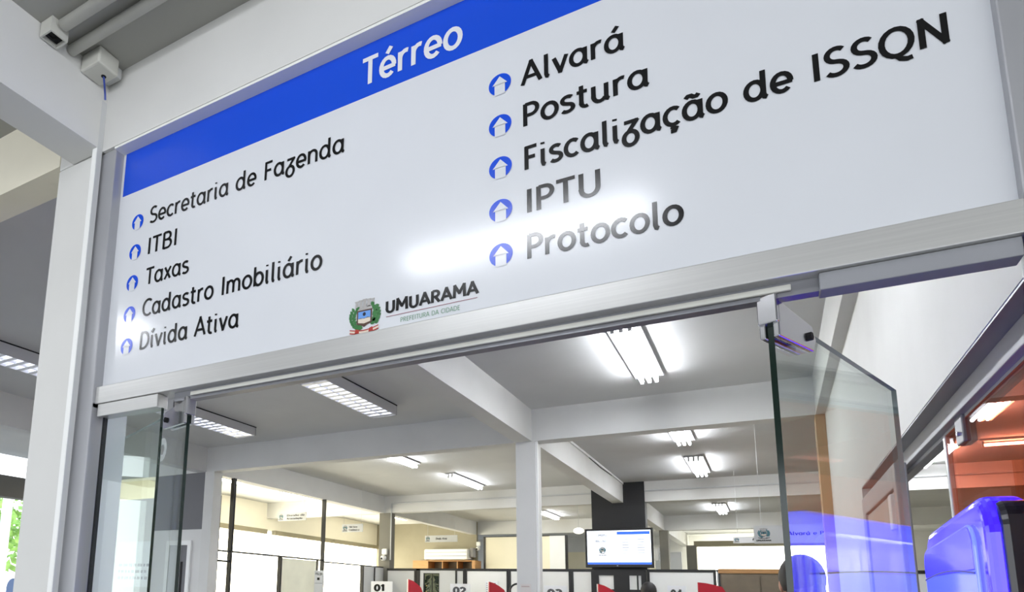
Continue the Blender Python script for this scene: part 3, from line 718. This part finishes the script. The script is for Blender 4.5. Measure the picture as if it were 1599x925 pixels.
t = thing('cubicle_door', 'pale cubicle door with a dark window showing a Christmas tree', 'door', (-4.97, 9.3, 0))
MB().box(-5.335, -5.265, 9.28, 9.325, 0, 2.045).build('post', M_blackm, t)
MB().box(-5.265, -5.20, 9.285, 9.318, .01, 2.01).box(-4.90, -4.605, 9.285, 9.318, .01, 2.01).box(-5.20, -4.90, 9.285, 9.318, .01, 1.1).box(-5.20, -4.90, 9.285, 9.318, 1.965, 2.01).build('door_leaf', M_greylam, t)
MB().box(-5.2, -5.19, 9.28, 9.32, 1.1, 1.965).box(-4.91, -4.9, 9.28, 9.32, 1.1, 1.965).box(-5.19, -4.91, 9.28, 9.32, 1.955, 1.965).build('window_frame', M_blackm, t)
MB().box(-5.19, -4.91, 9.298, 9.304, 1.1, 1.955).build('window_pane', glass_mat('smoked_glass', (.5, .56, .55)), t)
MB().box(-5.335, -4.6, 9.28, 9.325, 2.01, 2.045).build('top_rail', M_blackm, t)
ct = thing('christmas_tree', 'dark green Christmas tree with warm lights behind the door window', 'tree', (-5.3, 9.85, 0))
mb = MB()
for k in range(170):
    a = random.random() * 2 * PI; z = 1.3 + random.random() * .66; r = (2.02 - z) * .34
    p = Vector((-5.3 + r * math.cos(a), 9.85 + .5 * r * math.sin(a), z)); d = Vector((math.cos(a), .4 * math.sin(a), -.35)) * .09
    mb.face([p, p + d + Vector((0, 0, .02)), p + d * 1.2, p + d - Vector((0, 0, .02))])
mb.build('foliage', mat('fir_green', (24, 58, 34), .8, var=.3, scale=20), ct)
mb = MB()
for k in range(9): mb.ball((-5.3 + random.uniform(-.11, .11), 9.70, random.uniform(1.45, 1.85)), .008, n=6, h=4)
mb.build('lights', mat('tree_lights', (255, 200, 120), .4, emit=(255, 190, 120), estr=3), ct)
MB().tube([(-5.3, 9.85, 0), (-5.3, 9.85, 1.98)], [.03, .008], 8).build('trunk', M_bark, ct)

tv = thing('television', 'wide black television showing a lit queue screen', 'television', (-1.93, 9.2, 2.06))
MB().box(-2.42, -1.445, 9.2, 9.265, 2.065, 2.65).build('casing', M_blackm, tv, .008)
MB().box(-2.385, -1.478, 9.196, 9.2005, 2.112, 2.618).build('screen', M_screen, tv)
MB().box(-1.95, -1.49, 9.1945, 9.1965, 2.555, 2.598).build('header_bar', M_scrblue, tv)
MB().box(-2.385, -1.478, 9.1945, 9.1965, 2.112, 2.145).build('footer_bar', M_scrblue, tv)
def tv_dash(x, z, w, h=.014): return (x, x + w, 9.1945, 9.1965, z, z + h)
mb = MB()
for r in range(6):
    mb.box(*tv_dash(-1.88, 2.475 - r * .04, .10, .010)); mb.box(*tv_dash(-1.67, 2.475 - r * .04, .11, .010))
mb.box(*tv_dash(-2.36, 2.545, .09, .008)); mb.box(*tv_dash(-2.36, 2.455, .06, .008))
mb.build('table_text', mat('screen_faint', (160, 164, 170), .2, emit=(150, 152, 160), estr=.6), tv)
lettering('lettering', 'CIM0052', M_scrgrey, tv, -2.245, 2.535, .15, .03, y=9.1935, weight=.2, slant=0)
lettering('lettering', 'BALCAO', M_scrgrey, tv, -2.26, 2.447, .15, .03, y=9.1935, weight=.2, slant=0)
lettering('lettering', 'UMUARAMA', M_scrgrey, tv, -2.225, 2.24, .125, .016, y=9.1935, weight=.24, slant=0)
crest(tv, (-2.165, 9.1955, 2.325), .10, mono=True)
MB().box(-2.06, -1.80, 9.255, 9.44, 2.2, 2.5).build('wall_bracket', M_blackm, tv)
MB().box(-1.965, -1.945, 9.1985, 9.2, 2.088, 2.096).build('logo', M_greylam, tv)
sh = thing('shelf_unit', 'black open shelf unit under the television', 'shelf', (-1.94, 9.3, 0))
MB().box(-2.32, -2.235, 9.22, 9.42, 0, 2.035).box(-2.02, -1.80, 9.22, 9.42, 1.74, 1.95).box(-1.695, -1.675, 9.22, 9.42, 1.74, 1.95).box(-1.635, -1.565, 9.22, 9.42, 0, 2.035).build('side_panel', M_black, sh)
MB().box(-2.235, -1.635, 9.22, 9.42, 1.95, 2.035).build('shelf_top', M_black, sh)
MB().box(-2.235, -1.635, 9.22, 9.42, 1.70, 1.745).build('shelf_board', M_black, sh)
MB().box(-2.235, -1.635, 9.24, 9.26, 1.745, 1.95).build('lit_infill', M_white, sh)  # white sheet added near the front, standing in for the lit panel behind
MB().box(-2.235, -1.635, 9.22, 9.42, 0, .1).build('plinth', M_black, sh)
cb = thing('cabinet', 'brown wooden cabinet with a honey coloured top edge below the blind', 'cabinet', (-.2, 8.1, 0))
MB().box(-.54, .30, 8.0, 8.45, 0, 1.945).build('body', M_woodd, cb, .004)
MB().box(-.555, .315, 7.985, 8.46, 1.945, 2.0).build('top', M_wood, cb, .004)
MB().box(-.555, -.535, 7.99, 8.45, 0, 1.945).build('side_edge', M_blackm, cb)
MB().box(-.52, -.115, 7.988, 8.0, .1, 1.92).box(-.105, .29, 7.988, 8.0, .1, 1.92).build('door', M_woodd, cb, .003)

# number cards and red booth dividers
def card(label, text, x0, x1, z1, y, m=M_paper, sub=None, frac=.5):
    t = thing('number_card', label, 'card', ((x0 + x1) / 2, y, z1 - .3), 'booth number cards')
    MB().box(x0, x1, y - .006, y, z1 - .32, z1).build('card', m, t)
    MB().box(x0 + .1, x1 - .1, y, y + .012, 0, z1 - .02).build('post', M_greylam, t)
    w = (x1 - x0)
    lettering('lettering', text, M_ink, t, x0 + w * .16, z1 - .155, w * frac, .10, y=y - .0075, weight=.26, slant=0)
    return t
card('white card numbered 01 by the olive pillar', '01', -5.64, -5.24, 1.79, 8.25)
card('white card numbered 02 before a white cubicle panel', '02', -4.30, -3.97, 1.775, 8.4, frac=.62)
card('white card numbered 03 beside the middle pillar', '03', -2.83, -2.50, 1.77, 8.4, frac=.62)
card('white card numbered 04 beside the dark haired person', '04', -1.16, -.94, 1.79, 8.2, frac=.6)
def fin(label, x, y, zt, dx, dy, top):
    t = thing('booth_divider', label, 'divider', (x, y, 0), 'red booth dividers')
    d = Vector((dx, dy, 0)); nrm = Vector((-dy, dx, 0)).normalized()
    prof = [(0, 0), (1, 0), (1, zt - top * 1.0 - .12)] + [(1 - u, zt - top * (1 - u) ** 1.6) for u in (.25, .5, .75, 1.0)]
    P = [Vector((x, y, 0)) + d * u + Vector((0, 0, z)) for u, z in prof]
    MB().prism([p - nrm * .004 for p in P], -nrm * .022).build('red_face', M_red, t)
    MB().prism([p - nrm * .003 for p in P], nrm * .018).build('white_face', M_white, t)
    return t
fin('red booth divider between cards 01 and 02', -4.97, 8.25, 1.83, .16, .28, .20)
fin('red booth divider between cards 02 and 03', -3.64, 8.3, 1.81, .20, .30, .18)
fin('red booth divider below the television shelf', -2.06, 8.3, 1.80, .24, .28, .17)
fin('red booth divider in front of the long white cubicle panel', -.766, 7.7, 1.825, .34, .09, .08)
t = thing('notice_sheet', 'white sheet with small print beside the 02 card', 'notice', (-4.0, 9.27, 1.7))
MB().box(-4.06, -3.84, 9.266, 9.274, 1.56, 1.84).build('sheet', M_paper, t)
mb = MB()
for r in range(7): mb.face([(-4.04, 9.2650, 1.80 - r * .035), (-3.88 + .02 * (r % 2), 9.2650, 1.80 - r * .035), (-3.88 + .02 * (r % 2), 9.2650, 1.812 - r * .035), (-4.04, 9.2650, 1.812 - r * .035)])
mb.build('lettering', M_scrgrey, t)
def poster(label, x0, x1, z1, y, h, txt):
    t = thing('wall_poster', label, 'poster', ((x0 + x1) / 2, y, z1 - h), 'office posters')
    MB().box(x0, x1, y - .004, y, z1 - h, z1).build('sheet', M_paper, t)
    lettering('lettering', txt, M_ink, t, x0 + .02, z1 - .07, (x1 - x0) - .04, .035, y=y - .0055, weight=.18, slant=0)
    MB().box(x0 + (x1 - x0) * .33, x0 + (x1 - x0) * .6, y - .0055, y - .004, z1 - .145, z1 - .108).build('black_mark', M_ink, t)
    MB().box(x0 + .01, x1 - .01, y - .0055, y - .004, z1 - .195, z1 - .19).build('rule', M_scrgrey, t)
    return t
poster('tall white office poster fixed to the glazed partition mullion', -6.06, -5.90, 1.92, 7.24, .5, 'PTG 331')
poster('small white office poster on the grey panel near card 01', -6.02, -5.83, 1.79, 8.9, .4, 'PTG 302')
t = thing('pillar_notice', 'faint paper notice on the middle pillar', 'notice', (-1.95, 4.838, 1.6))
MB().box(-2.01, -1.91, 4.8365, 4.8395, 1.56, 1.72).build('sheet', mat('pillar_paper', (222, 216, 212), .7), t)
MB().face([(-2.0, 4.8360, 1.69), (-1.925, 4.8360, 1.69), (-1.925, 4.8360, 1.70), (-2.0, 4.8360, 1.70)]).build('lettering', mat('faint_print', (196, 176, 170), .7), t)
hs = thing('headphone_arc', 'black curved headphone arc in front of the middle pillar', 'lamp', (-2.7, 7.0, 0))  # headphone arc, carried on a stand shaped like a lamp
MB().tube([(-2.86, 7, 0), (-2.86, 7, 1.62)] + [(-2.76 + .10 * math.cos(a), 7, 1.66 + .10 * math.sin(a)) for a in [PI - PI * .78 * k / 10 for k in range(11)]], .012, 8).build('arm', M_blackm, hs, smooth=True)
MB().tube([(-2.69, 7, 1.735), (-2.655, 7, 1.68)], [.018, .035], 10).build('arc_end', M_blackm, hs)
MB().tube([(-2.86, 7, 0), (-2.86, 7, .03)], .12, 16).build('base', M_blackm, hs)

# cream office contents
ac = thing('air_conditioner', 'long white split air conditioner high in the cream office', 'air conditioner', (-6.7, 13.7, 2.4))
MB().box(-7.35, -6.2, 13.66, 13.995, 2.44, 2.70).build('body', M_white, ac, .03)
MB().box(-7.30, -6.22, 13.655, 13.66, 2.615, 2.622).box(-7.30, -6.22, 13.655, 13.66, 2.525, 2.533).build('louvre_line', M_dark, ac)
MB().box(-6.2, -6.11, 13.8, 13.995, 2.50, 2.73).build('pipe_cover', M_crown, ac, .02)
sh = thing('open_shelf', 'honey coloured wooden wall shelf with open compartments under the air conditioner', 'shelf', (-6.8, 13.8, 2.2))
MB().box(-7.62, -7.2, 13.6, 13.99, 2.20, 2.42).build('end_box', M_wood, sh); MB().box(-6.06, -5.98, 13.6, 13.99, 2.20, 2.42).build('end_box', M_wood, sh)
MB().box(-7.2, -6.06, 13.6, 13.99, 2.40, 2.42).box(-7.2, -6.06, 13.6, 13.99, 2.20, 2.22).build('shelf_board', M_wood, sh)
MB().box(-7.2, -6.06, 13.96, 13.99, 2.22, 2.40).build('back', M_woodd, sh)
MB().box(-6.84, -6.82, 13.62, 13.96, 2.22, 2.40).box(-6.45, -6.43, 13.62, 13.96, 2.22, 2.40).build('divider', M_wood, sh)
t = thing('cubicle_panel', 'tall cream panel framed in black behind the middle pillar', 'panel', (-5, 13.95, 0), 'office cubicle panels')
MB().box(-5.86, -4.3, 13.93, 13.97, .0, 2.985).build('panel', M_cream, t)
MB().box(-5.89, -5.84, 13.92, 13.98, 0, 3.0).build('post', M_blackm, t)
MB().box(-5.84, -4.3, 13.92, 13.98, 2.985, 3.0).build('top_rail', M_blackm, t)
t = thing('cubicle_panel', 'tall white panel with a black post between pillar and television', 'panel', (-4.1, 13.95, 0), 'office cubicle panels')
MB().box(-4.3, -3.95, 13.93, 13.97, .0, 2.99).build('panel', M_white, t)
MB().box(-3.95, -3.90, 13.92, 13.98, 0, 3.0).build('post', M_blackm, t)
t = thing('cubicle_panel', 'white panel with a slim black slot beside the television edge', 'panel', (-3.4, 15, 0), 'office cubicle panels')
MB().box(-4.3, -2.3, 15.5, 15.56, 0, 2.72).build('panel', M_cream, t)
MB().box(-3.72, -3.66, 15.49, 15.5, 2.0, 2.5).build('slot', M_blackm, t)
t = thing('cubicle_panel', 'grey white panel between the two far olive columns', 'panel', (-1.9, 16.2, 0), 'office cubicle panels')
MB().box(-2.6, -1.80, 16.2, 16.25, 0, 2.76).build('panel', M_greylam, t)
MB().box(-2.6, -1.80, 16.19, 16.26, 2.74, 2.76).build('top_rail', M_white, t)
t = thing('wall_box', 'small white box fixed beside the far olive column', 'box', (-2.05, 14.0, 2.4))
MB().box(-2.12, -2.0, 13.95, 14.05, 2.42, 2.7).build('box', M_greylam, t, .005)
def cctv(label, x, y, z, twin=True):
    t = thing('security_camera', label, 'camera', (x, y, z))
    MB().box(x - .055, x + .055, y, y + .05, z + .06, z + .17).build('junction_base', M_white, t, .02)
    MB().ball((x, y - .01, z), .055).build('ball', M_white, t, smooth=True)
    MB().ball((x - .012, y - .05, z - .01), .024, .02, .024).build('lens', M_dark, t, smooth=True)
    return t
cctv('round white security camera on the olive pillar', -6.06, 9.385, 2.235)
cctv('small white security camera high beside the black framed cream panel', -6.04, 13.95, 2.72)
t = thing('wall_lamp', 'round white lamp glowing beside the television', 'lamp', (-3.0, 12, 2.9))
MB().tube([(-3.18, 12, ZC - .001), (-3.18, 12, 2.98)], .006, 6).build('stem', M_greylam, t)
MB().ball((-3.18, 12, 2.90), .10, .10, .06).build('globe', mat('lit_globe', (255, 250, 236), .4, emit=(255, 250, 232), estr=2.2), t, smooth=True)
# far right: long blind
w = thing('window_7', 'long sunlit white blind beyond the brown cabinet', 'window', (0, 18.8, 1), kind='structure')
MB().box(-1.64, 1.75, 18.5, 18.52, 1.2, 3.03).build('blind', M_blind2, w)
MB().box(-1.72, 1.82, 18.45, 18.6, 3.03, 3.18).build('pelmet', M_olive, w)

# ------------------------------------------------------------------ people (only heads and shoulders reach the picture)
def person(label, x, y, h, face=PI / 2, hairm=None):
    t = thing('person', label, 'person', (x, y, 0))
    s = h / 1.75
    V = []; E = []; Rr = []
    def v(px, py, pz, r):
        c, sn = math.cos(face - PI / 2), math.sin(face - PI / 2)
        V.append((( px * c - py * sn) * s, (px * sn + py * c) * s, pz * s)); Rr.append((r * s, r * s)); return len(V) - 1
    pel = v(0, 0, .95, .13); wst = v(0, 0, 1.12, .12); ch = v(0, .01, 1.32, .14); nb = v(0, 0, 1.47, .062); nk = v(0, .01, 1.545, .052)
    for a, b in ((pel, wst), (wst, ch), (ch, nb), (nb, nk)): E.append((a, b))
    for sd in (-1, 1):
        sh_ = v(sd * .18, 0, 1.41, .06); el = v(sd * .225, -.02, 1.12, .042); wr = v(sd * .235, .05, .88, .03); hd = v(sd * .235, .07, .80, .034)
        for a, b in ((ch, sh_), (sh_, el), (el, wr), (wr, hd)): E.append((a, b))
        for k in range(4):
            f1 = v(sd * .235, .045 + k * .018, .74, .009); f2 = v(sd * .228, .05 + k * .018, .69 - .008 * abs(k - 1.5), .008); E += [(hd, f1), (f1, f2)]
        t1 = v(sd * .215, .11, .77, .010); t2 = v(sd * .205, .12, .73, .009); E += [(hd, t1), (t1, t2)]
        hp = v(sd * .095, 0, .88, .095); kn = v(sd * .10, .01, .48, .058); an = v(sd * .10, -.02, .09, .04); to = v(sd * .115, .14, .04, .038)
        for a, b in ((pel, hp), (hp, kn), (kn, an), (an, to)): E.append((a, b))
    me = bpy.data.meshes.new('body'); me.from_pydata(V, E, []); o = bpy.data.objects.new('body', me); COL.objects.link(o); o.parent = t
    sk = o.modifiers.new('skin', 'SKIN'); sk.use_smooth_shade = True
    for k, r in enumerate(Rr): me.skin_vertices[0].data[k].radius = r
    me.skin_vertices[0].data[pel].use_root = True
    o.modifiers.new('sub', 'SUBSURF').levels = 1; o.modifiers['sub'].render_levels = 2
    me.materials.append(M_cloth)
    hz = 1.64 * s; fx, fy = math.cos(face) , math.sin(face)
    hd = MB(); hd.ball((x, y, hz), .078 * s, .092 * s, .115 * s, 20, 14).ball((x + fx * .092 * s, y + fy * .092 * s, hz - .01 * s), .014 * s, .018 * s, .022 * s, 8, 6)
    for sd in (-1, 1):
        hd.ball((x - fy * sd * .077 * s, y + fx * sd * .077 * s, hz - .005 * s), .012 * s, .02 * s, .03 * s, 8, 6)
    hd.build('head', M_skin, t, smooth=True)
    fe = MB()
    for sd in (-1, 1): fe.ball((x + fx * .083 * s - fy * sd * .032 * s, y + fy * .083 * s + fx * sd * .032 * s, hz + .012 * s), .012 * s, .008 * s, .008 * s, 8, 6)
    fe.ball((x + fx * .084 * s, y + fy * .084 * s, hz - .055 * s), .022 * s, .008 * s, .006 * s, 8, 6)
    fe.build('face_features', M_hair, t)
    hr = MB(); hr.ball((x - fx * .016 * s, y - fy * .016 * s, hz + .028 * s), .09 * s, .1 * s, .105 * s, 20, 12).ball((x - fx * .05 * s, y - fy * .05 * s, hz - .04 * s), .075 * s, .06 * s, .10 * s, 14, 10)
    hr.build('hair', hairm or M_hair, t, smooth=True)
    return t
person('dark haired person standing behind the dark edge of the open glass door', .115, 2.35, 1.80, PI / 2 + .3)
person('dark haired person whose head shows before the long white cubicle panel', -1.30, 7.6, 1.80, PI / 2)
person('person with dark hair in the bright cream office doorway', -6.9, 8.2, 1.66, -PI / 2)

# ------------------------------------------------------------------ outside beyond the hall
struct('ground_outside', box(-60, -9.1, -30, 40, -.2, -.02), M_asph)
tr_ = thing('tree', 'sunlit leafy tree outside beyond the white column', 'tree', (-17, 8.6, 0))
MB().tube([(-17, 8.6, -.1), (-17.05, 8.6, 1.6), (-16.9, 8.7, 2.6)], [.16, .12, .08], 10).build('trunk', M_bark, tr_)
mb = MB()
for k in range(420):
    c = Vector((random.gauss(0, 1), random.gauss(0, 1), random.gauss(0, .8))); c = c.normalized() * random.random() ** .4
    p = Vector((-17, 8.7, 3.0)) + Vector((c.x * 1.5, c.y * 1.5, c.z * 1.1)); a = Vector((random.gauss(0, 1), random.gauss(0, 1), random.gauss(0, 1))).normalized(); b = a.orthogonal().normalized()
    q = .17; mb.face([p - a * q, p + b * q * .5, p + a * q, p - b * q * .5])
mb.build('foliage', M_foliage, tr_)
po = thing('street_post', 'pale grey post outside in front of the leafy tree', 'post', (-12.6, 5.9, 0))
MB().tube([(-12.6, 6.15, -.05), (-12.6, 6.15, 3.6)], .09, 12).build('shaft', M_greylam, po)
MB().box(-12.75, -12.45, 6.0, 6.3, -.05, .05).build('base', M_greylam, po)
car = thing('car', 'white car parked outside below the tree', 'car', (-14.5, 7.4, 0))
prof = [(-2.0, .3), (2.0, .3), (2.05, .7), (1.9, .88), (1.1, .95), (.6, 1.38), (-.9, 1.42), (-1.6, .98), (-2.0, .9)]
MB().prism([(-15.0 , 7.2 + u, z) for u, z in prof], (1.6, 0, 0)).build('body', M_carw, car, .08, segs=3)
MB().prism([(-15.02, 7.2 + u, z) for u, z in ((1.0, .95), (.55, 1.33), (-.85, 1.36), (-1.45, .98))], (1.64, 0, 0)).build('side_window', mat('car_glass', (30, 36, 44), .1), car)
for u in (-1.25, 1.25):
    for x in (-15.03, -13.55): MB().tube([(x, 7.2 + u, .31), (x + .18, 7.2 + u, .31)], .31, 18).build('wheel', M_tyre, car)
ch = thing('plastic_chair', 'blue plastic chair back low in the corner past the white column', 'chair', (-5.35, 2.1, 0))
def rr2(x0, x1, z0, z1, r, n=6):
    return [(x0, z0), (x1, z0)] + [(x1 - r + r * math.cos(PI / 2 * k / n), z1 - r + r * math.sin(PI / 2 * k / n)) for k in range(n + 1)] + [(x0 + r + r * math.cos(PI / 2 + PI / 2 * k / n), z1 - r + r * math.sin(PI / 2 + PI / 2 * k / n)) for k in range(n + 1)]
MB().prism([(x, 2.0, z) for x, z in rr2(-5.46, -5.23, 1.2, 1.645, .08)], (0, .03, 0)).build('backrest', M_chairb, ch, .01)
MB().box(-5.50, -5.19, 1.7, 2.0, .72, .76).build('seat', M_chairb, ch, .015)
for x in (-5.47, -5.22):
    for y, z1 in ((1.73, .72), (2.015, 1.3)): MB().tube([(x, y, 0), (x, y, z1)], .013, 8).build('leg', M_steel, ch)
MB().tube([(-5.47, 1.86, .3), (-5.22, 1.86, .3)], .01, 8).build('stretcher', M_steel, ch)
